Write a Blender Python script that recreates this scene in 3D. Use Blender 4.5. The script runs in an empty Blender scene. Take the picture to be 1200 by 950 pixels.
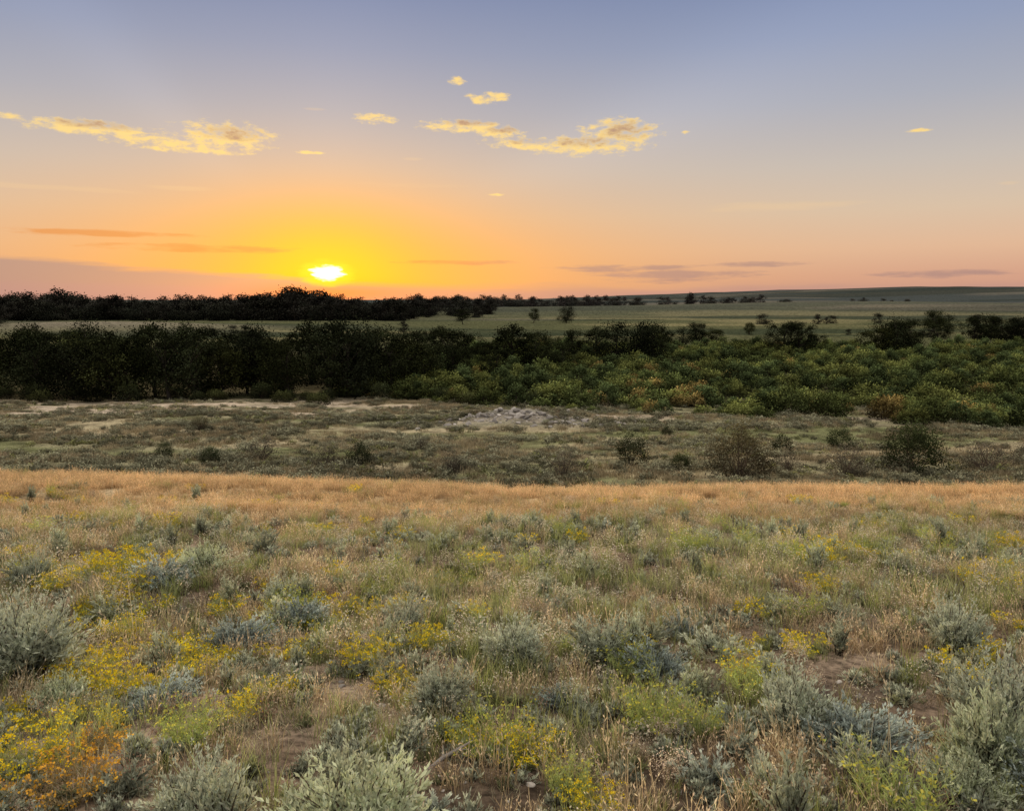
import bpy, math, numpy as np
from mathutils import Vector
rng=np.random.default_rng(11)
scene=bpy.context.scene
scene.view_settings.view_transform='Standard'
scene.view_settings.look='None'
scene.view_settings.exposure=0
SUN_AZ=-13.5; SUN_EL=2.6

# ------------------------------------------------------------------ noise
def vnoise(x,y,s=0):
    x=np.asarray(x,float);y=np.asarray(y,float)
    xi=np.floor(x);yi=np.floor(y);fx=x-xi;fy=y-yi
    fx=fx*fx*(3-2*fx);fy=fy*fy*(3-2*fy)
    def h(a,b):
        v=np.sin(a*127.1+b*311.7+s*74.7)*43758.5453
        return v-np.floor(v)
    return (h(xi,yi)*(1-fx)+h(xi+1,yi)*fx)*(1-fy)+(h(xi,yi+1)*(1-fx)+h(xi+1,yi+1)*fx)*fy
def fbm(x,y,s=0,o=4):
    a=.5;t=0;n=0
    for i in range(o):
        t=t+a*vnoise(np.asarray(x)*2**i,np.asarray(y)*2**i,s+i*13);n+=a;a*=.5
    return t/n
def sst(a,b,x):
    t=np.clip((np.asarray(x,float)-a)/(b-a),0,1);return t*t*(3-2*t)

# ------------------------------------------------------------------ terrain
PY=[-60,-20,0,8,16,22,25,28,32,36,42,55,70,95,130,250,400,600,900,1400,2500,3500,5000,9000]
PZ=[6.5,1.6,-1.6,-2.99,-4.50,-5.70,-6.45,-7.4,-8.5,-8.9,-9.2,-10.05,-11.2,-13.2,-13.6,-14,-13,-10,-7,-4.5,-1,1,2,2]
def prof(y):
    t=0
    for k in (-.06,-.03,0,.03,.06): t=t+np.interp(y+k*np.maximum(np.abs(y),12),PY,PZ)
    return t/5
def gz(x,y):
    x=np.asarray(x,float);y=np.asarray(y,float)
    z=prof(y)
    z=z+np.clip(-x,0,22)*.03*sst(8,22,y)*(1-sst(26,36,y))
    near=1-sst(30,60,y)
    z=z+(fbm(x*.35,y*.35,3)-.5)*.4*near*sst(0,4,np.abs(y))+(fbm(x*2,y*2,5,3)-.5)*.07*near
    mid=sst(34,50,y)
    z=z+(fbm(x*.06,y*.06,9)-.5)*1.3*mid*(1-sst(300,600,y))+(fbm(x*.5,y*.5,19)-.5)*.22*mid*(1-sst(110,160,y))
    z=z+1.1*np.exp(-((x-1)/7)**2-((y-69)/3.0)**2)*(.6+.9*fbm(x*.6,y*.6,23))+.5*np.exp(-((x-12)/9)**2-((y-73)/3.0)**2)
    far=sst(450,1500,y)
    z=z+(fbm(x*.0025+4,y*.0025,21)-.5)*14*far+ far*np.clip((x-100)/900,-.1,1.3)*34*sst(900,2600,y)
    z=z+8*np.exp(-((x-330)/260)**2-((y-700)/120)**2)+3.5*np.exp(-((x+190)/70)**2-((y-350)/40)**2)+3*np.exp(-((x-20)/160)**2-((y-620)/60)**2)
    return z
def axis(lims):
    out=[]
    for a,b,s in lims: out+=list(np.arange(a,b,s))
    return out
ys=np.array(axis([(-60,-12,3),(-12,0,.7),(0,30,.22),(30,110,.6),(110,300,2.5),(300,900,9),(900,3000,45),(3000,9001,250)]))
xp=axis([(0,14,.22),(14,60,.7),(60,200,3),(200,900,14),(900,3000,80),(3000,8001,400)])
xs=np.array([-v for v in xp[::-1] if v>0]+xp)
X,Y=np.meshgrid(xs,ys)
Z=gz(X,Y)
def mixc(a,b,t): return a*(1-t[...,None])+np.array(b)*t[...,None]
C=np.ones(X.shape+(3,))*np.array([.17,.125,.09])            # soil
C=mixc(C,[.29,.22,.16],sst(.5,.68,fbm(X*.9,Y*.9,31)))
C=mixc(C,[.42,.32,.19],sst(12,17,Y+4*(fbm(X*.2,Y*.2,33)-.5))*.9)
m=sst(27,35,Y)
mid=np.ones(X.shape+(3,))*np.array([.26,.235,.14])
mid=mixc(mid,[.42,.35,.22],sst(.46,.60,fbm(X*.05+7,Y*.13,41)))
mid=mixc(mid,[.48,.39,.28],sst(.52,.66,fbm(X*.09,Y*.3+3,43))*sst(55,75,Y))
mid=mixc(mid,[.16,.17,.075],sst(.52,.66,fbm(X*.07+2,Y*.2,47))*.8)
mid=mixc(mid,[.54,.44,.33],sst(.42,.55,fbm(X*.10,Y*.25,48))*sst(-10,-24,X)*sst(66,80,Y))
mid=mixc(mid,[.27,.24,.205],np.exp(-((X-1)/7)**2-((Y-68)/3)**2)*.9)
C=C*(1-m[...,None])+mid*m[...,None]
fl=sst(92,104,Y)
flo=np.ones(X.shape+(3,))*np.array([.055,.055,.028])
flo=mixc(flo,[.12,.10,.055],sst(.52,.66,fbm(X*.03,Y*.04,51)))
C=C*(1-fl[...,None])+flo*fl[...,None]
fa=sst(170,235,Y)
fc=np.ones(X.shape+(3,))*np.array([.112,.115,.058])
fc=mixc(fc,[.23,.205,.105],sst(.48,.6,fbm(X*.006,Y*.02,53)))
fc=mixc(fc,[.060,.070,.040],sst(.5,.6,fbm(X*.008+9,Y*.03,54)))
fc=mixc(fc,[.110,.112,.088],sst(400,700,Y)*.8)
fc=mixc(fc,[.070,.080,.078],sst(650,1200,Y)*.92)  # far ground shifts grey-blue, aerial haze carried by the colour
fc=mixc(fc,[.19,.165,.125],sst(.52,.58,fbm(X*.0016,Y*.010,57))*sst(300,500,Y)*.65)
fc=mixc(fc,[.042,.050,.042],sst(.52,.57,fbm(X*.002+5,Y*.012,58))*sst(450,700,Y)*.8)
fc=mixc(fc,[.27,.23,.17],np.exp(-((X+190)/75)**2-((Y-345)/35)**2)*.8)
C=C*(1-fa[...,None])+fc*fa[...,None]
ny,nx=X.shape
me=bpy.data.meshes.new('ground')
V=np.stack([X,Y,Z],-1).reshape(-1,3)
i=np.arange((ny-1)*(nx-1));r=i//(nx-1);c=i%(nx-1);b=r*nx+c
F=np.stack([b,b+1,b+nx+1,b+nx],1)
def fill(me,V,F):
    me.vertices.add(len(V));me.vertices.foreach_set('co',V.astype(np.float32).ravel())
    k=F.shape[1]
    me.loops.add(F.size);me.loops.foreach_set('vertex_index',F.astype(np.int32).ravel())
    me.polygons.add(len(F));me.polygons.foreach_set('loop_start',(np.arange(len(F))*k).astype(np.int32))
    me.update(calc_edges=True)
def setcol(me,col,name='col'):
    a=me.attributes.new(name,'FLOAT_COLOR','POINT')
    a.data.foreach_set('color',np.concatenate([col,np.ones((len(col),1))],1).astype(np.float32).ravel())
fill(me,V,F);setcol(me,C.reshape(-1,3))
me.polygons.foreach_set('use_smooth',np.ones(len(F),bool))
ground=bpy.data.objects.new('ground',me);scene.collection.objects.link(ground)

# ------------------------------------------------------------------ materials
def newmat(n):
    m=bpy.data.materials.new(n);m.use_nodes=True;nt=m.node_tree;nt.nodes.clear();return m,nt
def N(nt,t,**k):
    n=nt.nodes.new(t)
    for a,v in k.items(): setattr(n,a,v)
    return n
def mth(nt,op,a,b=None,c=None,clamp=False):
    n=nt.nodes.new('ShaderNodeMath');n.operation=op;n.use_clamp=clamp
    for i,v in enumerate((a,b,c)):
        if v is None: continue
        if isinstance(v,(int,float)): n.inputs[i].default_value=v
        else: nt.links.new(v,n.inputs[i])
    return n.outputs[0]
def cmix(nt,f,a,b,mode='MIX'):
    n=nt.nodes.new('ShaderNodeMix');n.data_type='RGBA';n.blend_type=mode
    for i,v in ((0,f),(6,a),(7,b)):
        if isinstance(v,(int,float)): n.inputs[i].default_value=v
        elif isinstance(v,(tuple,list)): n.inputs[i].default_value=(*v,1)
        else: nt.links.new(v,n.inputs[i])
    return n.outputs[2]
def smooth(nt,v,a,b,lo=0,hi=1):
    n=nt.nodes.new('ShaderNodeMapRange');n.interpolation_type='SMOOTHSTEP'
    nt.links.new(v,n.inputs[0])
    for k,x in zip((1,2,3,4),(a,b,lo,hi)): n.inputs[k].default_value=x
    return n.outputs[0]

gm,nt=newmat('prairie_soil')
at=N(nt,'ShaderNodeAttribute',attribute_name='col')
geo=N(nt,'ShaderNodeNewGeometry')
n1=N(nt,'ShaderNodeTexNoise');n1.inputs['Scale'].default_value=14;n1.inputs['Detail'].default_value=6;n1.inputs['Roughness'].default_value=.7
n2=N(nt,'ShaderNodeTexNoise');n2.inputs['Scale'].default_value=.55;n2.inputs['Detail'].default_value=6;n2.inputs['Roughness'].default_value=.65
for n in (n1,n2): nt.links.new(geo.outputs['Position'],n.inputs['Vector'])
f1=smooth(nt,n1.outputs[0],.32,.68,.4,1.5)
f2=smooth(nt,n2.outputs[0],.3,.7,.5,1.45)
f=mth(nt,'MULTIPLY',f1,f2)
cb=N(nt,'ShaderNodeCombineColor')
for k in range(3): nt.links.new(f,cb.inputs[k])
col=cmix(nt,1.0,at.outputs['Color'],cb.outputs[0],'MULTIPLY')
bs=N(nt,'ShaderNodeBsdfDiffuse')
nt.links.new(col,bs.inputs[0])
o=N(nt,'ShaderNodeOutputMaterial');nt.links.new(bs.outputs[0],o.inputs[0])
ground.data.materials.append(gm)

def folmat(name,inst,transl=.3,var=.3):
    m,nt=newmat(name)
    at=N(nt,'ShaderNodeAttribute',attribute_name='col')
    c=at.outputs['Color']
    if inst:
        t=N(nt,'ShaderNodeAttribute',attribute_name='tint');t.attribute_type='INSTANCER'
        c=cmix(nt,1.0,c,t.outputs['Color'],'MULTIPLY')
    oi=N(nt,'ShaderNodeObjectInfo')
    vm=N(nt,'ShaderNodeVectorMath',operation='SCALE')
    nt.links.new(c,vm.inputs[0]);nt.links.new(mth(nt,'MULTIPLY_ADD',oi.outputs['Random'],var*2,1-var),vm.inputs['Scale'])
    d=N(nt,'ShaderNodeBsdfDiffuse')
    nt.links.new(vm.outputs[0],d.inputs[0]);out=d.outputs[0]
    if transl>0:
        tr=N(nt,'ShaderNodeBsdfTranslucent');mx=N(nt,'ShaderNodeMixShader')
        mx.inputs[0].default_value=transl
        nt.links.new(vm.outputs[0],tr.inputs[0])
        nt.links.new(d.outputs[0],mx.inputs[1]);nt.links.new(tr.outputs[0],mx.inputs[2]);out=mx.outputs[0]
    o=N(nt,'ShaderNodeOutputMaterial');nt.links.new(out,o.inputs[0])
    return m
M_inst=folmat('foliage_scattered',True,.28,.2)
M_obj=folmat('foliage',False,.25,.12)
M_tree=folmat('tree_leaves',False,0,.3)
M_far=folmat('foliage_far',True,0,.25)

# ------------------------------------------------------------------ mesh builder
class MB:
    def __init__(s): s.q=[];s.c=[]
    def add(s,q,c):
        q=q.reshape(-1,4,3);c=np.asarray(c,float).reshape(-1,3)
        s.q.append(q);s.c.append(np.broadcast_to(c,(len(q),3)))
    def mesh(s,name,mat):
        q=np.concatenate(s.q);c=np.concatenate(s.c)
        me=bpy.data.meshes.new(name)
        fill(me,q.reshape(-1,3),np.arange(len(q)*4).reshape(-1,4))
        setcol(me,np.repeat(np.clip(c,0,1),4,0));me.materials.append(mat);return me
def unit(v): return v/np.maximum(np.linalg.norm(v,axis=-1,keepdims=True),1e-9)
def rv(n): return unit(rng.normal(size=(n,3)))
def jit(c,n,a=.2): return np.clip(np.asarray(c)*(1+rng.uniform(-a,a,(n,1)))*(1+rng.uniform(-.06,.06,(n,3))),0,1)
def leaves(mb,c,d,L,W,col):
    n=len(c);L=np.broadcast_to(L,(n,))[:,None];W=np.broadcast_to(W,(n,))[:,None]
    s=unit(np.cross(d,rv(n)))
    q=np.stack([c,c+d*L*.5+s*W*.5,c+d*L,c+d*L*.5-s*W*.5],1);mb.add(q,col)
def strips(mb,base,top_dir,h,lean,w,col0,col1,seg=2,wtip=.15,up=1.0):
    n=len(base);t=np.linspace(0,1,seg+1)
    lean=np.broadcast_to(lean,(n,));w=np.broadcast_to(w,(n,))
    P=base[:,None,:]+top_dir[:,None,:]*(h*lean)[:,None,None]*(t**1.7)[None,:,None]
    P[:,:,2]+=h[:,None]*t[None,:]*up*(1-.35*np.minimum(lean,1)[:,None]*t[None,:])
    a=rng.uniform(0,2*math.pi,n);s=np.stack([np.cos(a),np.sin(a),0*a],1)
    wd=(w[:,None]*(1-(1-wtip)*t[None,:]**1.4))[:,:,None]*.5*s[:,None,:]
    A=P-wd;B=P+wd
    q=np.stack([A[:,:-1],B[:,:-1],B[:,1:],A[:,1:]],2)
    tm=((t[:-1]+t[1:])/2)[None,:,None]
    c=np.asarray(col0).reshape(-1,1,3)*(1-tm)+np.asarray(col1).reshape(-1,1,3)*tm
    c=np.broadcast_to(c,(n,seg,3))*rng.uniform(.75,1.25,(n,1,1))
    mb.add(q,c)
    return P
def hd(n):
    a=rng.uniform(0,2*math.pi,n);return np.stack([np.cos(a),np.sin(a),0*a],1)
def disk(n,r):
    d=hd(n);return d*(r*np.sqrt(rng.uniform(0,1,n)))[:,None]

def grass(n,h,r,c0,c1,w=.005,lean=.5,head=0,hc=None,seg=2):  # base colour darker than tip, shading painted into the blades
    mb=MB();H=h*rng.uniform(.45,1.1,n)
    P=strips(mb,disk(n,r),hd(n),H,rng.uniform(.05,lean,n),w,c0,c1,seg=seg)
    if head:
        k=rng.choice(n,int(n*.55),replace=False)
        for j in range(head):
            t=rng.uniform(.0,1,len(k))[:,None]*.7
            p=P[k,-1]*(1-t)+P[k,-2]*t
            d=unit(unit(P[k,-1]-P[k,-2])+rv(len(k))*.55)
            leaves(mb,p,d,rng.uniform(.014,.03,len(k)),.006,jit(hc,len(k)))
    return mb
def sage(R,H,S,K,L,W,cl,cin=(.10,.08,.06),up=.55,stalk=0,loose=0):
    mb=MB()
    d=rv(S);d[:,2]=np.abs(d[:,2])*1.0+up*rng.uniform(.2,1,S);d=unit(d)
    ln=rng.uniform(.55,1.08,S)
    if loose:
        a=np.arctan2(d[:,1],d[:,0]);ln*=1-loose*np.clip(np.sin(a*2+rng.uniform(0,6))*.6+np.sin(a*3+rng.uniform(0,6))*.6,-.3,1)
    tip=d*ln[:,None]*np.array([R,R,H])
    base=disk(S,R*.2)
    t=np.linspace(0,1,4)
    bow=rv(S)*R*.08
    Pc=base[:,None]+(tip-base)[:,None]*t[None,:,None]+bow[:,None]*np.sin(t*math.pi)[None,:,None]
    Pc[:,:,2]+=(H*.08*np.sin(t*math.pi))[None,:]
    s=hd(S);w=.005*(1-.6*t)
    A=Pc-s[:,None]*w[None,:,None];B=Pc+s[:,None]*w[None,:,None]
    mb.add(np.stack([A[:,:-1],B[:,:-1],B[:,1:],A[:,1:]],2),jit(cin,S*3))
    ti=rng.uniform(.25,1.03,(S,K))**.8
    seg=np.clip((ti*3).astype(int),0,2);fr=ti*3-seg
    idx=np.arange(S)[:,None]
    p=Pc[idx,seg]*(1-fr[...,None])+Pc[idx,seg+1]*fr[...,None]
    dd=unit((tip-base))[:,None,:]+.5*rng.normal(size=(S,K,3))
    dd[...,2]+=.35
    dd=unit(dd)
    p=p+rng.normal(size=p.shape)*R*.02
    clump=rng.uniform(.65,1.3,(S,1,1))
    shade=(.30+.80*ti)[...,None]  # leaf colour darkened towards the stem base, shadow painted inside the plant
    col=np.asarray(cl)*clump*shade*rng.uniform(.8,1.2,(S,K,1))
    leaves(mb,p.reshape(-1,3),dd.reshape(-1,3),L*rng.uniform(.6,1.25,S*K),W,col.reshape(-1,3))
    if stalk:
        b=tip[rng.choice(S,stalk)]*.75
        P=strips(mb,b,hd(stalk),H*rng.uniform(.35,.8,stalk),.2,.004,np.array(cl)*.9,np.array(cl)*1.05,seg=3)
        for j in range(18):
            tt=rng.uniform(.0,1,(stalk,1));k=rng.integers(0,3,stalk)
            q=P[np.arange(stalk),k]*(1-tt)+P[np.arange(stalk),k+1]*tt
            leaves(mb,q,unit(rv(stalk)*.6+np.array([0,0,.8])),L*.6,W*.8,jit(np.array(cl)*1.05,stalk))
    return mb
def rabbit(R,H,S,cg,cf,fl=9,ff=.6):
    mb=MB();b=disk(S,R*.5);d=unit(b+disk(S,.3*R));d[:,2]=0
    h=H*rng.uniform(.45,1.1,S)
    P=strips(mb,b,d,h,rng.uniform(.1,R/H*.9,S),.0035,np.array(cg)*.5,cg,seg=3)
    for j in range(12):
        tt=rng.uniform(0,1,(S,1));k=rng.integers(1,3,S)
        q=P[np.arange(S),k]*(1-tt)+P[np.arange(S),k+1]*tt
        leaves(mb,q,unit(rv(S)*.7+np.array([0,0,.8])),rng.uniform(.02,.04,S),.004,jit(cg,S))
    k=rng.uniform(0,1,S)<ff;T=P[k,-1];n=len(T)
    for j in range(fl):
        q=T+rng.normal(size=(n,3))*np.array([.011,.011,.006])
        leaves(mb,q,unit(rv(n)+np.array([0,0,.7])),.014,.011,jit(cf,n,.35))
    return mb
def forb(S,H,cs,ch,k=18,sp=.03,hs=.009):
    mb=MB();P=strips(mb,disk(S,.05),hd(S),H*rng.uniform(.5,1.1,S),rng.uniform(.1,.7,S),.004,cs,cs,seg=3)
    for j in range(3):
        kk=rng.integers(1,3,S)
        Q=strips(mb,P[np.arange(S),kk],hd(S),H*rng.uniform(.15,.35,S),rng.uniform(.4,1.2,S),.003,cs,cs,seg=1)
        for t in range(k//3):
            leaves(mb,Q[:,-1]+rng.normal(size=(S,3))*sp*.5,rv(S),hs*rng.uniform(.7,1.6,S),hs*.7,jit(ch,S,.3))
    return mb
def twigs(n,L,c):
    mb=MB();d=hd(n)
    P=strips(mb,disk(n,L*.3),d,L*rng.uniform(.2,.6,n),rng.uniform(.5,2.2,n),.005,c,c,up=.7,seg=3)
    for j in range(2):
        strips(mb,P[:,2],hd(n),L*rng.uniform(.1,.3,n),rng.uniform(.4,1.5,n),.003,c,np.array(c)*1.2,seg=1)
    return mb
def bush(R,H,n,L,c,cd,ncl=40,base=.1,stems=25,fill_=.5,sp=.15,cv=.4):
    mb=MB();d=rv(ncl);d[:,2]=np.abs(d[:,2])
    rad=rng.uniform(fill_,1,ncl)**.6
    cc=d*rad[:,None]*np.array([R,R,H*(1-base)])*.88;cc[:,2]+=H*base
    per=n//ncl
    cl=rng.uniform(1-cv,1+cv,ncl)
    g=rng.normal(size=(ncl*per,3))
    p=np.repeat(cc,per,0)+g*R*sp
    p[:,2]=np.maximum(p[:,2],.02)
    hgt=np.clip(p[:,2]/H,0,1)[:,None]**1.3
    col=(np.asarray(cd)*(1-hgt)+np.asarray(c)*hgt)*np.repeat(cl,per)[:,None]*rng.uniform(.8,1.2,(ncl*per,1))*(1+.25*np.clip(g[:,2:3],-1.5,1.5))  # dark low, brighter on clump tops: light from above painted into leaves
    dd=unit(rv(ncl*per)+np.array([0,0,.5]))
    leaves(mb,p,dd,L*rng.uniform(.6,1.3,ncl*per),L*.45,col)
    if stems:
        k=rng.choice(ncl,stems)
        e=cc[k]*rng.uniform(.9,1.15,(stems,1));b=disk(stems,R*.2);t=np.linspace(0,1,4)
        Pc=b[:,None]+(e-b)[:,None]*t[None,:,None];s=hd(stems);w=R*.014*(1-.7*t)
        A=Pc-s[:,None]*w[None,:,None];B=Pc+s[:,None]*w[None,:,None]
        mb.add(np.stack([A[:,:-1],B[:,:-1],B[:,1:],A[:,1:]],2),jit((.09,.07,.055),stems*3))
    return mb
def tube(mb,p0,p1,r0,r1,c,k=7):
    ax=unit((p1-p0)[None])[0];u=np.cross(ax,[.3,.9,.1]);u/=np.linalg.norm(u);v=np.cross(ax,u)
    a=np.linspace(0,2*math.pi,k+1)
    ring=np.cos(a)[:,None]*u+np.sin(a)[:,None]*v
    A=p0+ring*r0;B=p1+ring*r1
    mb.add(np.stack([A[:-1],A[1:],B[1:],B[:-1]],1),np.array(c))
def tree(H,R,n=4600,c=(.045,.055,.02),trunk_h=.25,ncl=46,L=.38,cl=(.11,.24)):
    mb=MB();bark=(.05,.042,.034)
    p=np.array([0,0,-.3]);lean=rng.normal(size=2)*.06
    segs=[p];hh=H*.75
    for i in range(1,6):
        q=np.array([lean[0]*hh*i/5+rng.normal()*.12,lean[1]*hh*i/5+rng.normal()*.12,hh*i/5]);segs.append(q)
    rad=np.linspace(H*.03,H*.008,6)
    for i in range(5): tube(mb,segs[i],segs[i+1],rad[i],rad[i+1],bark)
    u=rng.uniform(0,1,ncl);z=trunk_h+(1-trunk_h)*u
    prof_=np.sqrt(np.clip(1-((z-.55)/.5)**2,0.05,1))
    a=rng.uniform(0,2*math.pi,ncl)
    lob=1+.24*np.cos(a*2+rng.uniform(0,6))+.18*np.cos(a*3+z*5+rng.uniform(0,6))
    rr=R*prof_*rng.uniform(.3,1.0,ncl)
    cc=np.stack([np.cos(a)*rr*lob,np.sin(a)*rr*lob,z*H*.93*(.85+.18*lob)+rng.normal(size=ncl)*.35],1)
    for j in range(ncl):
        if j%2==0:
            b=segs[int(np.clip((cc[j,2]/H/.75)*5*.7,1,4))]
            mid=(b+cc[j])/2+np.array([0,0,-.03*H])*rng.uniform(0,1)
            tube(mb,b,mid,H*.009,H*.006,bark,5);tube(mb,mid,cc[j],H*.006,H*.002,bark,5)
    per=n//ncl;cs=rng.uniform(.4,1.6,ncl);sz=R*rng.uniform(cl[0],cl[1],ncl)
    g=rng.normal(size=(ncl,per,3))*sz[:,None,None]*np.array([1,1,.7])
    p=(cc[:,None]+g).reshape(-1,3);p[:,2]=np.maximum(p[:,2],.3)
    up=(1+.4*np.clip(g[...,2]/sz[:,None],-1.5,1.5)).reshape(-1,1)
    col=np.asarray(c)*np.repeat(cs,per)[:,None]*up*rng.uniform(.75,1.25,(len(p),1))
    leaves(mb,p,unit(rv(len(p))+np.array([0,0,-.2])),L*rng.uniform(.6,1.3,len(p)),L*.6,col)
    return mb
def patch(fns,n,R,s0=.7,s1=1.2,b0=.72,b1=1.25):
    mb=MB()
    for i in range(n):
        sub=fns[rng.integers(len(fns))]();o_=disk(1,R)[0];s=rng.uniform(s0,s1);b=rng.uniform(b0,b1)
        for q,c in zip(sub.q,sub.c): mb.q.append(q*s+o_);mb.c.append(c*b)
    return mb

# ------------------------------------------------------------------ source collections (only instanced)
def coll(name,items,mat=None):
    c=bpy.data.collections.new(name)
    for i,(nm,mb) in enumerate(items):
        nm2='%s_%s'%(chr(97+i),nm)
        ob=bpy.data.objects.new(nm2,mb.mesh(nm2,mat or M_inst));c.objects.link(ob)
    return c
def scatter(name,col,pos,idx,rot,scl,tint):
    me=bpy.data.meshes.new(name);me.vertices.add(len(pos))
    me.vertices.foreach_set('co',pos.astype(np.float32).ravel())
    a=me.attributes.new('idx','INT','POINT');a.data.foreach_set('value',idx.astype(np.int32))
    a=me.attributes.new('rot','FLOAT_VECTOR','POINT');a.data.foreach_set('vector',rot.astype(np.float32).ravel())
    a=me.attributes.new('scl','FLOAT_VECTOR','POINT');a.data.foreach_set('vector',scl.astype(np.float32).ravel())
    setcol(me,tint,'tint')
    ob=bpy.data.objects.new(name,me);scene.collection.objects.link(ob)
    g=bpy.data.node_groups.new(name+'_scatter','GeometryNodeTree')
    g.interface.new_socket('Geometry',in_out='INPUT',socket_type='NodeSocketGeometry')
    g.interface.new_socket('Geometry',in_out='OUTPUT',socket_type='NodeSocketGeometry')
    gi=g.nodes.new('NodeGroupInput');go=g.nodes.new('NodeGroupOutput')
    ip=g.nodes.new('GeometryNodeInstanceOnPoints');ci=g.nodes.new('GeometryNodeCollectionInfo')
    ci.inputs['Collection'].default_value=col;ci.inputs['Separate Children'].default_value=True;ci.inputs['Reset Children'].default_value=True
    def na(n,t):
        x=g.nodes.new('GeometryNodeInputNamedAttribute');x.data_type=t;x.inputs['Name'].default_value=n;return x.outputs[0]
    er=g.nodes.new('FunctionNodeEulerToRotation')
    l=g.links.new
    l(gi.outputs[0],ip.inputs['Points']);l(ci.outputs[0],ip.inputs['Instance'])
    ip.inputs['Pick Instance'].default_value=True
    l(na('idx','INT'),ip.inputs['Instance Index'])
    l(na('rot','FLOAT_VECTOR'),er.inputs[0]);l(er.outputs[0],ip.inputs['Rotation'])
    l(na('scl','FLOAT_VECTOR'),ip.inputs['Scale']);l(ip.outputs[0],go.inputs[0])
    md=ob.modifiers.new('scatter','NODES');md.node_group=g
    return ob
def rots(n,t=.15,x=None,y=None):
    a=rng.uniform(0,6.283,n);rx=rng.normal(size=n)*t;ry=rng.normal(size=n)*t
    if x is not None:
        th=np.arctan((gz(x,y+.4)-gz(x,y-.4))/.8);rx=rx+th*np.cos(a);ry=ry-th*np.sin(a)
    return np.stack([rx,ry,a],1)
def wedge(n,d0,d1,k=.82,pad=1.5):
    y=np.sqrt(rng.uniform(d0*d0,d1*d1,n));x=rng.uniform(-1,1,n)*(k*y+pad)
    return x,y
def pick(W,n):
    W=np.stack([np.broadcast_to(np.asarray(v,float),(n,)) for v in W],1);W=np.maximum(W,1e-6);cs=np.cumsum(W/W.sum(1,keepdims=True),1)
    return (rng.uniform(0,1,(n,1))>cs).sum(1).clip(0,W.shape[1]-1)

STRAW=(.70,.56,.34);STRAW2=(.80,.66,.44)
straw=lambda:grass(22,.24,.07,(.28,.20,.12),STRAW,head=2,hc=STRAW2)
straw2=lambda:grass(16,.36,.06,(.32,.24,.14),STRAW2,w=.004,head=4,hc=(.80,.66,.44))
cheat=lambda:grass(30,.15,.10,(.28,.20,.12),(.70,.54,.34),w=.004,lean=.9,head=2,hc=(.78,.60,.40))
green=lambda:grass(26,.20,.06,(.13,.15,.05),(.42,.46,.15))
green2=lambda:grass(18,.30,.08,(.14,.16,.06),(.52,.55,.22))
grey=lambda:grass(24,.16,.09,(.15,.14,.09),(.52,.48,.33),lean=.8)
dry=lambda:forb(8,.20,(.28,.21,.15),(.50,.38,.28))
rusty=lambda:forb(8,.16,(.22,.14,.10),(.36,.23,.16))
pale=lambda:forb(7,.26,(.40,.34,.22),(.78,.71,.54),hs=.011)
litter=lambda:twigs(12,.15,(.26,.21,.17))
herb=lambda:sage(.09,.08,22,12,.024,.008,(.34,.36,.19))
sagelet=lambda:sage(.10,.13,26,15,.028,.008,(.47,.50,.38))
yell=lambda:rabbit(.07,.14,16,(.42,.43,.15),(.86,.63,.03),fl=6,ff=.8)
PR=.25
gcol=coll('grass_kinds',[
 ('straw_grass',patch([straw,straw,cheat],8,PR)),
 ('straw_grass',patch([straw2,straw,cheat],8,PR)),
 ('cheatgrass',patch([cheat,cheat,straw],9,PR)),
 ('green_grass',patch([green,green2,grey],8,PR)),
 ('green_grass',patch([green,green2,pale,herb],8,PR)),
 ('mixed_grass',patch([grey,straw,herb,litter],8,PR)),
 ('mixed_grass',patch([grey,dry,herb,green],8,PR)),
 ('dry_forbs',patch([dry,rusty,grey,litter],8,PR)),
 ('pale_forbs',patch([pale,green2,grey],7,PR)),
 ('litter',patch([litter,litter,herb,dry],7,PR)),
 ('ground_herbs',patch([herb,sagelet,grey,litter],7,PR)),
 ('ground_herbs',patch([sagelet,sagelet,grey,green],7,PR)),
 ('yellow_herbs',patch([yell,yell,green,herb],8,PR)),
])
px=[];py=[]
for n,a,b,k,p in ((1800,1.2,8,.8,1.5),(2000,8,16,.78,1.5),(2500,16,27.5,.76,2)):
    x,y=wedge(n,a,b,k,p);px.append(x);py.append(y)
x=np.concatenate(px);y=np.concatenate(py)
gap=fbm(x*1.3,y*1.3,71)
keep=rng.uniform(0,1,len(x))<np.where(y<12,sst(.28,.46,gap+.03)*.65+.35,1)
x=x[keep];y=y[keep];n=len(x)
gold=sst(11,15.5,y+5*(fbm(x*.25,y*.25,72)-.5)+2.5*sst(-3,-9,x))
gold=gold*(1-.5*sst(.5,.62,fbm(x*.3+5,y*.6,79))*(1-sst(16,20,y)))
grn=sst(.44,.58,fbm(x*.45+3,y*.45,73)); grn2=sst(.38,.54,fbm(x*.16,y*.3,74))*np.exp(-((y-11)/3.5)**2)*(.45+.55*sst(-4,2,x))
rust=sst(.5,.62,fbm(x*.7,y*.7+9,75));yf=sst(.48,.6,fbm(x*.5+31,y*.5,76))*(.45+sst(0,-3,x))
sgz=sst(.46,.58,fbm(x*.55+61,y*.55,78))
ng=1-gold;cg=1-sst(17,20,y)
W=[.4+gold*2.8,.36+gold*1.6,.4+gold*2.6,.35+1.4*grn*ng+grn2*2.2*cg-.3*(1-cg),.3+1.1*grn*ng+2.2*grn2*cg-.28*(1-cg),.6*ng+.1,.7*ng+.1,(.3+1.2*rust+.5*sst(0,3,x))*ng,.25+1.0*grn2,.6*ng*(1+.8*sst(0,3,x)),1.0*ng,(.5+1.8*sgz)*ng,2.6*yf*ng]
idx=pick(W,n)
s=rng.uniform(.75,1.2,n)*(1+.3*sst(14,24,y))*(.85+.2*sst(4,9,y))
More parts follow.
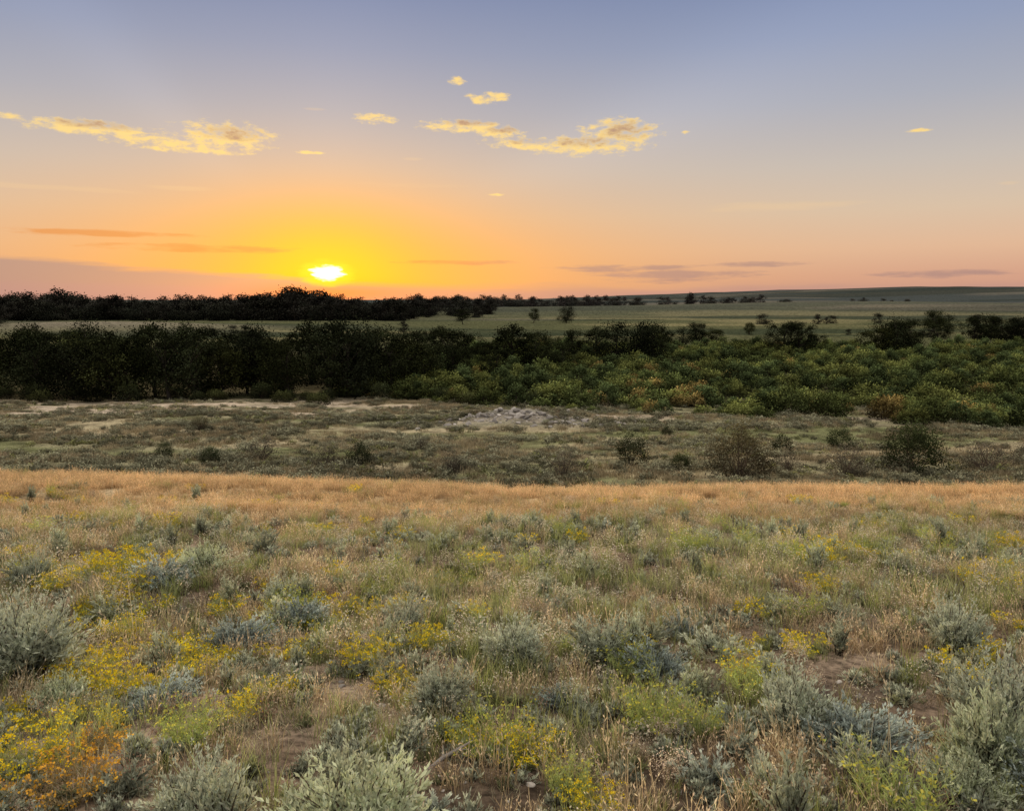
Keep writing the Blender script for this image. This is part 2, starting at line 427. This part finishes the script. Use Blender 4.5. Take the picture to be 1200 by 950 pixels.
tint=np.ones((n,3))*(1+ .7*(fbm(x*.3,y*.3,77)-.5))[:,None]
tint=tint*(1-gold[:,None])+tint*np.array([1.10,.99,.86])*gold[:,None]
scatter('prairie_grass',gcol,np.stack([x,y,gz(x,y)-.015],1),idx,rots(n,.04,x,y),np.repeat(s[:,None],3,1),tint)

# foreground low shrubs
SG=(.49,.52,.39);SB=(.46,.50,.42)
scol=coll('low_shrub_kinds',[
 ('low_sage',sage(.17,.15,60,22,.030,.009,SG,loose=.5)),
 ('low_sage',sage(.20,.20,70,22,.032,.009,(.50,.52,.36),stalk=14,loose=.5)),
 ('low_sage',sage(.15,.11,50,22,.026,.008,SB,loose=.5)),
 ('rabbitbrush',rabbit(.16,.20,60,(.42,.44,.16),(.86,.63,.03),ff=.75)),
 ('rabbitbrush_green',rabbit(.16,.22,70,(.42,.48,.17),(.62,.57,.11),fl=3)),
 ('twiggy_shrub',twigs(60,.26,(.26,.215,.18))),
 ('buckwheat',forb(26,.20,(.34,.26,.18),(.64,.53,.40),k=24)),
 ('tall_sage',sage(.14,.30,50,24,.034,.009,(.49,.52,.37),up=1.6,stalk=16,loose=.3)),
 ('tall_stalks',grass(9,.58,.10,(.48,.40,.24),(.82,.72,.50),w=.0045,lean=.4,head=9,hc=(.82,.70,.48),seg=3)),
])
x,y=wedge(3600,1.8,19,.8,1.5);n=len(x)
cl=fbm(x*.5+11,y*.5,81);keep=(rng.uniform(0,1,n)<sst(.38,.56,cl)+.18)&(rng.uniform(0,1,n)<1-.9*sst(10,15,y));x=x[keep];y=y[keep];n=len(x)
yel=sst(.49,.59,fbm(x*.6,y*.6,82))+.5*sst(-.5,-3,x)
idx=pick([.9,.85,.5,.12+1.0*yel,.3+.7*yel,.6+.5*sst(0,2,x),.7,.6,.55],n)
s=rng.uniform(.5,1.1,n)*rng.uniform(.8,1.25,n)
scatter('low_sage_and_rabbitbrush',scol,np.stack([x,y,gz(x,y)-.01],1),idx,rots(n,.08),np.stack([s*rng.uniform(.8,1.3,n),s*rng.uniform(.8,1.3,n),s],1),np.ones((n,3))*rng.uniform(.8,1.15,(n,1)))

# mid flat cover
c1=lambda:bush(.42,.38,170,.10,(.35,.34,.22),(.11,.10,.065),18,stems=4,cv=.25)
c2=lambda:bush(.6,.48,230,.11,(.32,.31,.20),(.10,.09,.06),22,stems=4,cv=.25)
c3=lambda:grass(60,.40,.55,(.30,.24,.14),(.54,.44,.27),w=.028,lean=.6)
c4=lambda:bush(.4,.3,140,.10,(.27,.28,.11),(.11,.10,.045),16,stems=3,cv=.25)
c5=lambda:grass(50,.40,.5,(.20,.15,.09),(.36,.27,.18),w=.025,lean=.6)
mcol=coll('flat_cover_kinds',[
 ('sage_patch',patch([c1,c2,c1,c3],8,1.5)),('sage_patch',patch([c1,c2],8,1.5)),('straw_patch',patch([c3,c3,c1],8,1.5)),
 ('olive_patch',patch([c4,c4,c1,c3],8,1.5)),('brown_patch',patch([c5,c3,c1],8,1.5)),('sparse_patch',patch([c1,c3],4,1.6)),
],M_far)
x,y=wedge(4300,31,100,.76,4);n=len(x)
pt=fbm(x*.09,y*.22,91)
bare=sst(.42,.55,fbm(x*.10,y*.25,48))*sst(-10,-24,x)*sst(66,80,y)
keep=rng.uniform(0,1,n)<(.2+.9*sst(.38,.54,pt))*(1-.8*bare)*(1-.5*np.exp(-((x-1)/7)**2-((y-68)/2.5)**2));x=x[keep];y=y[keep];n=len(x)
st=sst(.46,.56,fbm(x*.05+2,y*.25,93))
idx=pick([.7,.5+.5*sst(50,38,y),.4+2.5*st,.3+1.6*sst(.48,.58,fbm(x*.08,y*.2,94)),.35,.5],n)
s=rng.uniform(.6,1.1,n)
scatter('sagebrush_flat',mcol,np.stack([x,y,gz(x,y)-.03],1),idx,rots(n,.03,x,y),np.repeat(s[:,None],3,1),np.ones((n,3))*(.85+.9*(fbm(x*.1,y*.14,95)-.42))[:,None])

# willow thicket
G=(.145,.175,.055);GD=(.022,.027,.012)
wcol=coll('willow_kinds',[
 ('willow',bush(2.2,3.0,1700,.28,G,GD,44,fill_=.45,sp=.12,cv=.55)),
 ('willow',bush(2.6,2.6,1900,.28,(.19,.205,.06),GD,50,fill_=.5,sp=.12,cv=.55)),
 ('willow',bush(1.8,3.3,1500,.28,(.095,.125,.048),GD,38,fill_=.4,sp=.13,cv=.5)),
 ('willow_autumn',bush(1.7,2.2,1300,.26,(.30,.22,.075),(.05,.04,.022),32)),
],M_far)
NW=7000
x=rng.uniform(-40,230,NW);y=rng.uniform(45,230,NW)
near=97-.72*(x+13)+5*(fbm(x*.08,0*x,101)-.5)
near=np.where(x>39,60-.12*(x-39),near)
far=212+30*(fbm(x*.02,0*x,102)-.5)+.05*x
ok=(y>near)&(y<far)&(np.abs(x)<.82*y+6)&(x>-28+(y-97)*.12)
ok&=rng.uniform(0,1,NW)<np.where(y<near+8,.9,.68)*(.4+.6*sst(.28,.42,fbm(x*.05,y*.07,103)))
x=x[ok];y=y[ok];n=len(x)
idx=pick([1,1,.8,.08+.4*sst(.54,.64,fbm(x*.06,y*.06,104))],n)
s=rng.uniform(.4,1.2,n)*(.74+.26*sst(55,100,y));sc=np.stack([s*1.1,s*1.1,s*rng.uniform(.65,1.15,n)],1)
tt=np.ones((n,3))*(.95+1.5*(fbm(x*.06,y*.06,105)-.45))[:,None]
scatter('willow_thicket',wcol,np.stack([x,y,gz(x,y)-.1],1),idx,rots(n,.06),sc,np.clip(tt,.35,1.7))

# ------------------------------------------------------------------ individual plants
def place(name,me,x,y,s,rz=None,sz=None,dz=0):
    ob=bpy.data.objects.new(name,me);scene.collection.objects.link(ob)
    ob.location=(x,y,float(gz(x,y))+dz);ob.rotation_euler=(0,0,rng.uniform(0,6.28) if rz is None else rz)
    ob.scale=(s,s,s if sz is None else sz);return ob
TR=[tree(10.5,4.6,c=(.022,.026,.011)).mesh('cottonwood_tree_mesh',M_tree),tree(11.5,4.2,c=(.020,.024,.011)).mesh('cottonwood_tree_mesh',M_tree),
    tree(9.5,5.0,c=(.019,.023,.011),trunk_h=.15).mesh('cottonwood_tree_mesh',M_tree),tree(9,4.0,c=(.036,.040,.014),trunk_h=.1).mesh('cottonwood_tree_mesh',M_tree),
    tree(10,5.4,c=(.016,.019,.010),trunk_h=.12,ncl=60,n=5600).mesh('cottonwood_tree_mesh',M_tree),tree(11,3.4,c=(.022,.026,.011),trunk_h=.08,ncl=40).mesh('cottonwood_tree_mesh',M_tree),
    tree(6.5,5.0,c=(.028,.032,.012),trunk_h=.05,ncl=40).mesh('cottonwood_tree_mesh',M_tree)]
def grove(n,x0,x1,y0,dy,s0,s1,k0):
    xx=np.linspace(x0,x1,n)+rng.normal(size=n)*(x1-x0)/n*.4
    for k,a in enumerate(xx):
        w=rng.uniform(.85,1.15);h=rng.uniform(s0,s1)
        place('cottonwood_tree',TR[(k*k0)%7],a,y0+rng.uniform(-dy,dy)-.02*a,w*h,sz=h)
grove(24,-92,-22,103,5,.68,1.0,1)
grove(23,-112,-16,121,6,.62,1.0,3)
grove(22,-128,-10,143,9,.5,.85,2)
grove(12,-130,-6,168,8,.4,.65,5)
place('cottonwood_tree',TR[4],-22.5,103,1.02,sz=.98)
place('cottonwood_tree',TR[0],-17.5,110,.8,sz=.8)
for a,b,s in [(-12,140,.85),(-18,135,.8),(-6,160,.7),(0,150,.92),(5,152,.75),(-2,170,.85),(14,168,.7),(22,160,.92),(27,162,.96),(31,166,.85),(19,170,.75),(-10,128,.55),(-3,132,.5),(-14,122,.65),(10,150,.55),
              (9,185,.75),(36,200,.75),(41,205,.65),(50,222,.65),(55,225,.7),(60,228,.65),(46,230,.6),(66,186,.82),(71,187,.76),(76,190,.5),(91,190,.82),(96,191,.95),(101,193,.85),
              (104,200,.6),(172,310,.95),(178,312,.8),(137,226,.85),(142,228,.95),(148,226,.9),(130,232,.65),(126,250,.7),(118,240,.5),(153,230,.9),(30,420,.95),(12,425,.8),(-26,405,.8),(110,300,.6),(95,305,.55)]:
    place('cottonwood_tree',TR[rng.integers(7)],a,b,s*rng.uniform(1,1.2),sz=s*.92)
JB=[bush(.9,1.7,2600,.09,(.05,.062,.028),(.02,.02,.012),50).mesh('shrub_mesh',M_obj),
    bush(1.35,2.3,3600,.09,(.15,.135,.065),(.05,.04,.028),60,stems=60).mesh('shrub_mesh',M_obj),
    bush(1.3,2.2,4200,.10,(.055,.072,.028),(.02,.024,.012),60).mesh('shrub_mesh',M_obj),
    bush(1.2,1.5,1500,.08,(.16,.14,.105),(.07,.06,.045),50,stems=90).mesh('shrub_mesh',M_obj)]
for m,a,b,s in [(0,6.8,42,1.2),(1,11.6,38,1.4),(2,21.6,40,1.35),(3,25.6,40,1.3),(0,-8.4,41,.95),(3,17.3,38.5,1.15),(3,14.8,40,.8),(3,2.7,39,.9),(3,-3.2,40,.85),(3,-10.5,42,.9),(3,-14.8,44,1.0),(2,-17,42,.5),
                (0,17,47,.9),(1,15,48,.7),(2,9,40,.5),(3,30,43,1.1),(0,27,50,.9),(2,-21,45,.5),(1,-25,60,.6),(0,12,58,.6),(2,22,50,.8),(3,-6,50,.6)]:
    place('leafy_shrub' if m in(0,2) else 'bare_shrub',JB[m],a,b,s)
WB=[bush(2.0,2.4,2000,.22,(.055,.065,.028),(.02,.022,.012),50).mesh('willow_bush_mesh',M_tree),bush(2.2,2.0,2000,.22,(.10,.11,.04),(.03,.03,.015),50).mesh('willow_bush_mesh',M_tree)]
for a,b,s in [(-24,93,.8),(-5,92,.75),(2.5,90,.8),(-9,97,.8),(-29,95,.7),(-17,98,.9),(-1,98,.9)]:
    place('willow_bush',WB[rng.integers(2)],a,b,s)
for k in range(26):
    place('willow_bush',WB[0 if k%4 else 1],-92+k*2.7+rng.normal(),100+rng.uniform(-2,6),rng.uniform(.5,1.05))
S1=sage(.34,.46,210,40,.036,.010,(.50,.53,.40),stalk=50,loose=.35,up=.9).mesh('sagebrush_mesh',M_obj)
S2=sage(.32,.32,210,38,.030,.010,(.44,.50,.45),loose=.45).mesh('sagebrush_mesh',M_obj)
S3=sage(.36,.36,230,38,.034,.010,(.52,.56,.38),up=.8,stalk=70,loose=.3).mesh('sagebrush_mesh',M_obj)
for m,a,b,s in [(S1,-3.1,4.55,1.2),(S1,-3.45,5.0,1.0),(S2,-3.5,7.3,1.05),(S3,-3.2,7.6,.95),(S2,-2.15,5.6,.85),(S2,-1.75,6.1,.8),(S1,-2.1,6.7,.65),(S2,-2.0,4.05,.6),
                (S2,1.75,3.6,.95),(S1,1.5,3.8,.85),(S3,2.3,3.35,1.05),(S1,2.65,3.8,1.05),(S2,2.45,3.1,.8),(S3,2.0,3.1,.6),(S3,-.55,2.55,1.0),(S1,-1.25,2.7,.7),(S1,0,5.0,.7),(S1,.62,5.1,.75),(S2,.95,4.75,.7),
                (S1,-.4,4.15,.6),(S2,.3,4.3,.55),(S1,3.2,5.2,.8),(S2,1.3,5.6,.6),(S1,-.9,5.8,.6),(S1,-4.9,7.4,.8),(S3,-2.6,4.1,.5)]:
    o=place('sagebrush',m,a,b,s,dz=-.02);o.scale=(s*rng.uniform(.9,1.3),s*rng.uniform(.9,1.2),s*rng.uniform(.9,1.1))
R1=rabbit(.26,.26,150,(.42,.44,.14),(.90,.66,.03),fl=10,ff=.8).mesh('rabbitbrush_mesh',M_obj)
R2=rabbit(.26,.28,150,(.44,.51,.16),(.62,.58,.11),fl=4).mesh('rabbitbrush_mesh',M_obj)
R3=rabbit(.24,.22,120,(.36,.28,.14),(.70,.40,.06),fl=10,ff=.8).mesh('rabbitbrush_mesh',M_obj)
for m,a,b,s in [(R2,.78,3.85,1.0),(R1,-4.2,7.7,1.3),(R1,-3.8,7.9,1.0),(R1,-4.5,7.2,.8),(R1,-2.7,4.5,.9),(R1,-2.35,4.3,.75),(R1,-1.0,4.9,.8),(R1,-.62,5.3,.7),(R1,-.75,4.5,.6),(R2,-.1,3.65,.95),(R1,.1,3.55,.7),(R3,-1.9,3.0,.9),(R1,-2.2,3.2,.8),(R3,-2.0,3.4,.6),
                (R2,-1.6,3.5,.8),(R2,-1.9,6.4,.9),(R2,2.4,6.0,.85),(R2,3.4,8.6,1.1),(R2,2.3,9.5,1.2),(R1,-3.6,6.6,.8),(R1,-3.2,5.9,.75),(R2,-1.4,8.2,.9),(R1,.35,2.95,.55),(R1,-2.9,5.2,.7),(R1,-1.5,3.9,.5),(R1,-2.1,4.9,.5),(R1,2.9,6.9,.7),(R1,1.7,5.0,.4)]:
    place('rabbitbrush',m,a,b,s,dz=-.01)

# distant trees
dcol=coll('distant_tree_kinds',[('tree',tree(10,5,n=1300,L=.8,c=(.026,.026,.019),trunk_h=.04,ncl=30,cl=(.16,.28))),('tree',tree(8,6.5,n=1300,L=.8,c=(.023,.025,.018),trunk_h=.03,ncl=30,cl=(.16,.28))),('tree',tree(12,4.5,n=1300,L=.8,c=(.026,.025,.020),trunk_h=.04,ncl=30,cl=(.16,.28)))],M_far)
P=[]
def band(n,x0,x1,y0,y1,s0,s1,cl=None):
    x=rng.uniform(x0,x1,n);y=rng.uniform(y0,y1,n)
    k=rng.uniform(0,1,n)<(1 if cl is None else sst(cl,cl+.12,fbm(x*.012,y*.03,n%17)))
    P.append(np.stack([x,y,rng.uniform(s0,s1,n)*(.7+.8*(fbm(x*.03,0*x,5)))],1)[k])
band(260,-420,-62,455,485,.6,1.25)
band(170,-420,-100,485,540,.8,1.45,.28)
band(60,-110,-10,500,600,.6,1.0)
band(60,-480,-260,380,450,.6,1.0,.4)
band(40,-240,-10,290,330,.3,.5,.5)
band(120,-110,110,800,1000,.8,1.4,.35)
band(60,60,300,780,1100,.6,1.1,.35)
band(40,360,560,1000,1150,.6,1.0,.4)
band(50,130,400,330,420,.3,.6,.45)
band(80,60,200,235,300,.2,.45,.5)
P=np.concatenate(P);x,y=P[:,0],P[:,1];n=len(x)
hz=sst(400,1000,y)[:,None]  # distant trees paler and bluer with distance, haze painted into the tint
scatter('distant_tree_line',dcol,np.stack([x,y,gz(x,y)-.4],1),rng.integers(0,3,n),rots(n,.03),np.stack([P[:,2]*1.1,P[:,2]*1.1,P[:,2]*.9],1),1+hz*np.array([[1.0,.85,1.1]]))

# ------------------------------------------------------------------ stones and dead wood
import bmesh
def rock_mesh(seed):
    bm=bmesh.new();bmesh.ops.create_icosphere(bm,subdivisions=3,radius=1)
    r=np.random.default_rng(seed);pl=unit(r.normal(size=(9,3)));ds=r.uniform(.55,.9,9)
    for v in bm.verts:
        p=np.array(v.co)
        for a,d in zip(pl,ds):
            t=p@a
            if t>d: p=p-a*(t-d)
        p*=np.array([1,.75,.5]);v.co=p
    me=bpy.data.meshes.new('stone_mesh');bm.to_mesh(me);bm.free()
    c=np.ones((len(me.vertices),3))*np.array([.44,.40,.36]);setcol(me,c);me.materials.append(M_far);return me
rc=bpy.data.collections.new('stone_kinds')
for i in range(4): rc.objects.link(bpy.data.objects.new('stone_%s'%'abcd'[i],rock_mesh(i)))
x,y=wedge(2200,1.6,9,.8,1.5);x2=rng.normal(size=260)*5+1;y2=67.5+rng.normal(size=260)*1.6
x=np.concatenate([x,x2]);y=np.concatenate([y,y2]);n=len(x)
s=np.concatenate([.005+.032*rng.uniform(0,1,2200)**4+.004,.08+.4*rng.uniform(0,1,260)**2])
scatter('stones',rc,np.stack([x,y,gz(x,y)],1),rng.integers(0,4,n),rots(n,.3),np.repeat(s[:,None],3,1),np.ones((n,3))*rng.uniform(.4,1.2,(n,1)))
mb=MB();pts=[np.array([-.13,-.05,.01]),np.array([-.04,-.01,.035]),np.array([.05,.03,.04]),np.array([.14,.06,.06])]
for i,(r0,r1) in enumerate(((.008,.011),(.011,.009),(.009,.003))): tube(mb,pts[i],pts[i+1],r0,r1,(.40,.36,.33)if i!=1 else (.34,.31,.28),8)
tube(mb,pts[1],np.array([-.02,.08,.05]),.006,.002,(.38,.34,.31),6);tube(mb,pts[2],np.array([.10,-.03,.07]),.005,.002,(.38,.34,.31),6)
place('weathered_branch',mb.mesh('weathered_branch_mesh',M_obj),-.3,3.4,.9,rz=.3,dz=.05)

# ------------------------------------------------------------------ world
w=bpy.data.worlds.new('World');scene.world=w;w.use_nodes=True;nt=w.node_tree;nt.nodes.clear()
try:
    w.cycles.sampling_method='MANUAL';w.cycles.sample_map_resolution=512
except Exception as ex: print(ex)
def lin(r,g,b): return tuple(((v/255+.055)/1.055)**2.4 if v>10 else v/255/12.92 for v in (r,g,b))
tc=N(nt,'ShaderNodeTexCoord');sp=N(nt,'ShaderNodeSeparateXYZ');nt.links.new(tc.outputs['Generated'],sp.inputs[0])
D=180/math.pi
az=mth(nt,'MULTIPLY',mth(nt,'ARCTAN2',sp.outputs[0],sp.outputs[1]),D)
el=mth(nt,'MULTIPLY',mth(nt,'ARCSINE',sp.outputs[2]),D)
rp=N(nt,'ShaderNodeValToRGB');rp.color_ramp.interpolation='LINEAR'
stops=[(-2,(120,100,85)),(0,(196,148,134)),(1.5,(210,158,136)),(3.5,(224,182,152)),(6,(216,192,168)),(9,(198,188,180)),(13,(168,171,184)),(17,(142,153,181)),(21,(120,135,172))]
E=rp.color_ramp.elements
for i,(e,c) in enumerate(stops):
    p=(e+2)/92
    if i<2: E[i].position=p;k=E[i]
    else: k=E.new(p)
    k.color=(*lin(*c),1)
for e,c in ((30,(.40,.42,.45)),(48,(1.22,1.12,.99)),(90,(1.75,1.60,1.38))):  # sky above the frame brightened past sunset level to light the foreground
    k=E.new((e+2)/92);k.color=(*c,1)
nt.links.new(mth(nt,'DIVIDE',mth(nt,'ADD',el,2),92),rp.inputs[0])
base=rp.outputs[0]
daz=mth(nt,'SUBTRACT',az,SUN_AZ);del_=mth(nt,'SUBTRACT',el,1.9)
def ell(a,b,da=daz,de=del_):
    x=mth(nt,'DIVIDE',da,a);y=mth(nt,'DIVIDE',de,b)
    return mth(nt,'EXPONENT',mth(nt,'MULTIPLY',mth(nt,'MULTIPLY_ADD',x,x,mth(nt,'MULTIPLY',y,y)),-1))
base=cmix(nt,mth(nt,'MULTIPLY',ell(30,11),.5),base,lin(206,180,154))
base=cmix(nt,mth(nt,'MULTIPLY',ell(24,5.2),.86),base,lin(243,166,78))
base=cmix(nt,mth(nt,'MULTIPLY',ell(10,5.4),.85),base,lin(255,172,38))
col=cmix(nt,mth(nt,'MULTIPLY',ell(4.6,3.0),.97),base,lin(255,200,12))
ang=mth(nt,'ARCTAN2',del_,daz)
def beam(c,wd,amp):
    t=mth(nt,'DIVIDE',mth(nt,'SUBTRACT',ang,c),wd)
    return mth(nt,'MULTIPLY',mth(nt,'EXPONENT',mth(nt,'MULTIPLY',mth(nt,'MULTIPLY',t,t),-1)),amp)
ray=mth(nt,'MULTIPLY',mth(nt,'ADD',mth(nt,'ADD',beam(.42,.13,.10),beam(2.35,.12,.06)),beam(1.5,.3,.03)),smooth(nt,el,6,13))
rb=N(nt,'ShaderNodeCombineColor');rv_=mth(nt,'ADD',ray,1.0)
for k in range(3): nt.links.new(rv_,rb.inputs[k])
col=cmix(nt,1.0,col,rb.outputs[0],'MULTIPLY')
def cnoise(sx,sy,detail=5,rough=.62,off=0):
    cv=N(nt,'ShaderNodeCombineXYZ');nt.links.new(mth(nt,'MULTIPLY',az,sx),cv.inputs[0]);nt.links.new(mth(nt,'MULTIPLY',el,sy),cv.inputs[1]);cv.inputs[2].default_value=off
    n=N(nt,'ShaderNodeTexNoise');n.inputs['Scale'].default_value=1;n.inputs['Detail'].default_value=detail;n.inputs['Roughness'].default_value=rough
    nt.links.new(cv.outputs[0],n.inputs['Vector']);return n.outputs[0]
nz=cnoise(.9,2.2,6,.66);nz2=cnoise(.14,1.5,5,.55,7)
edge=mth(nt,'ADD',mth(nt,'MULTIPLY_ADD',az,-.06,.5),mth(nt,'MULTIPLY',mth(nt,'SUBTRACT',nz2,.5),1.4))
bank=smooth(nt,mth(nt,'SUBTRACT',el,edge),.3,-.2)
bank=mth(nt,'MULTIPLY',bank,smooth(nt,az,-2,-11))
col=cmix(nt,mth(nt,'MULTIPLY',bank,.85),col,lin(166,138,134))
bank2=mth(nt,'MULTIPLY',smooth(nt,mth(nt,'ADD',el,mth(nt,'MULTIPLY',nz2,1.2)),2.0,.9),.75)
col=cmix(nt,bank2,col,lin(180,140,136))
red=ell(6,.7,daz,mth(nt,'SUBTRACT',el,.5))
col=cmix(nt,mth(nt,'MULTIPLY',red,.75),col,lin(232,112,56))
def cloud(lst,noise,nstr):
    acc=None
    for a,e,wa,he in lst:
        x=mth(nt,'MULTIPLY_ADD',az,1/wa,-a/wa);y=mth(nt,'MULTIPLY_ADD',el,1/he,-e/he)
        v=mth(nt,'MULTIPLY_ADD',x,x,mth(nt,'MULTIPLY',y,y))
        acc=v if acc is None else mth(nt,'MINIMUM',acc,v)
    v=mth(nt,'SUBTRACT',1,mth(nt,'MINIMUM',acc,3.5))
    return mth(nt,'ADD',v,mth(nt,'MULTIPLY',mth(nt,'SUBTRACT',noise,.5),nstr))
st=cloud([(-22,3.5,7,.3),(-28,4.3,6,.25),(-4,2.75,4.5,.2),(8,2.3,5,.28),(12,1.75,6.5,.5),(29,1.7,4,.3),(17,2.5,4,.22)],cnoise(.3,2.2,5,.6,3),4.0)
col=cmix(nt,mth(nt,'MULTIPLY',smooth(nt,st,-.2,1.1),.75),col,cmix(nt,smooth(nt,az,-8,6),lin(222,138,70),lin(168,134,130)))
cl_list=[(5.2,10.95,5.2,.75),(7.7,11.6,3.0,1.35),(1.2,11.0,3,.45),(-3.6,12.25,3.4,.5),(-1.0,11.8,2.2,.55),(-28.3,10.75,4.3,.55),(-20.0,10.9,3.7,1.0),(-24.5,10.3,3.5,.42),(-9.9,12.6,1.6,.42),(-1.7,14.1,1.7,.46),(-4,15.2,.9,.28),
   (-14.3,10.2,1.1,.15),(27.4,10.7,.9,.13),(12.4,11.6,.35,.13),(-1.1,7.6,.9,.11),(-22,9.9,4,.26),(-32.5,11,1,.25)]
cd=cloud(cl_list,nz,4.4)
den=smooth(nt,cd,.0,1.2)
core=cloud([(a+.4,e+.22,wa*.7,he*.6) for a,e,wa,he in cl_list[:7]],cnoise(.9,2.2,5,.6,0),3.2)
ccol=cmix(nt,smooth(nt,core,.2,1.5),lin(255,218,134),lin(184,146,118))
col=cmix(nt,mth(nt,'MULTIPLY',den,.96),col,ccol)
fd=cloud([(-23,7.4,2.6,.2),(-7.3,10,1,.15),(32.4,7.1,.8,.15),(-14,13,1,.12),(18,6.4,7,.4),(-30,7,6,.25),(-8,8.2,6,.25)],nz2,3.4)
col=cmix(nt,mth(nt,'MULTIPLY',smooth(nt,fd,.1,1.2),.22),col,lin(245,205,150))
sn=mth(nt,'ADD',mth(nt,'SUBTRACT',1,mth(nt,'ADD',mth(nt,'POWER',mth(nt,'ABSOLUTE',mth(nt,'DIVIDE',daz,1.3)),2),mth(nt,'POWER',mth(nt,'ABSOLUTE',mth(nt,'DIVIDE',del_,.62)),2))),mth(nt,'MULTIPLY',mth(nt,'SUBTRACT',cnoise(.9,3.5,3,.5,5),.5),2.6))
col=cmix(nt,smooth(nt,sn,-2.2,.35),col,(1.15,.70,.015))
col=cmix(nt,smooth(nt,sn,.0,.7),col,(2.4,2.1,1.3))
sky=N(nt,'ShaderNodeTexSky');sky.sky_type='NISHITA';sky.sun_disc=False
sky.sun_elevation=math.radians(SUN_EL);sky.sun_rotation=math.radians(SUN_AZ)
bg1=N(nt,'ShaderNodeBackground');nt.links.new(sky.outputs[0],bg1.inputs[0]);bg1.inputs[1].default_value=.012
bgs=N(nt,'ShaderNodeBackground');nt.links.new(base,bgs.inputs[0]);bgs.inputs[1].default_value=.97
bg2=N(nt,'ShaderNodeBackground');nt.links.new(col,bg2.inputs[0]);bg2.inputs[1].default_value=.97
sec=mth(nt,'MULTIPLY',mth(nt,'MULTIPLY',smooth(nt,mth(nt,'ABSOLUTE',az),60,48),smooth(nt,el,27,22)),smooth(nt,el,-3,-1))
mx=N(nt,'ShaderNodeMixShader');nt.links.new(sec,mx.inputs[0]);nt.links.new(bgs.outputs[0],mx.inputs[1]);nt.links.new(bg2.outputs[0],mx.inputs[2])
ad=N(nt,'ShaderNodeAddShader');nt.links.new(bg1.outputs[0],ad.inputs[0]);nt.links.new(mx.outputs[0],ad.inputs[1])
wo=N(nt,'ShaderNodeOutputWorld');nt.links.new(ad.outputs[0],wo.inputs[0])

# ------------------------------------------------------------------ sun and camera
sl=bpy.data.lights.new('sun','SUN');sl.energy=3.2;sl.angle=math.radians(.6);sl.color=(1,.76,.50)
so=bpy.data.objects.new('sun',sl);scene.collection.objects.link(so)
a=math.radians(SUN_AZ);e=math.radians(SUN_EL)
sv=Vector((math.sin(a)*math.cos(e),math.cos(a)*math.cos(e),math.sin(e)))
so.rotation_euler=sv.to_track_quat('Z','Y').to_euler();so.location=(0,0,30)
cam=bpy.data.cameras.new('camera');co=bpy.data.objects.new('camera',cam);scene.collection.objects.link(co)
cam.sensor_width=36;cam.lens=36*890/1200;cam.clip_end=20000;cam.clip_start=.05
co.location=(0,0,0);co.rotation_euler=(math.radians(90-7.9),0,0)
scene.camera=co
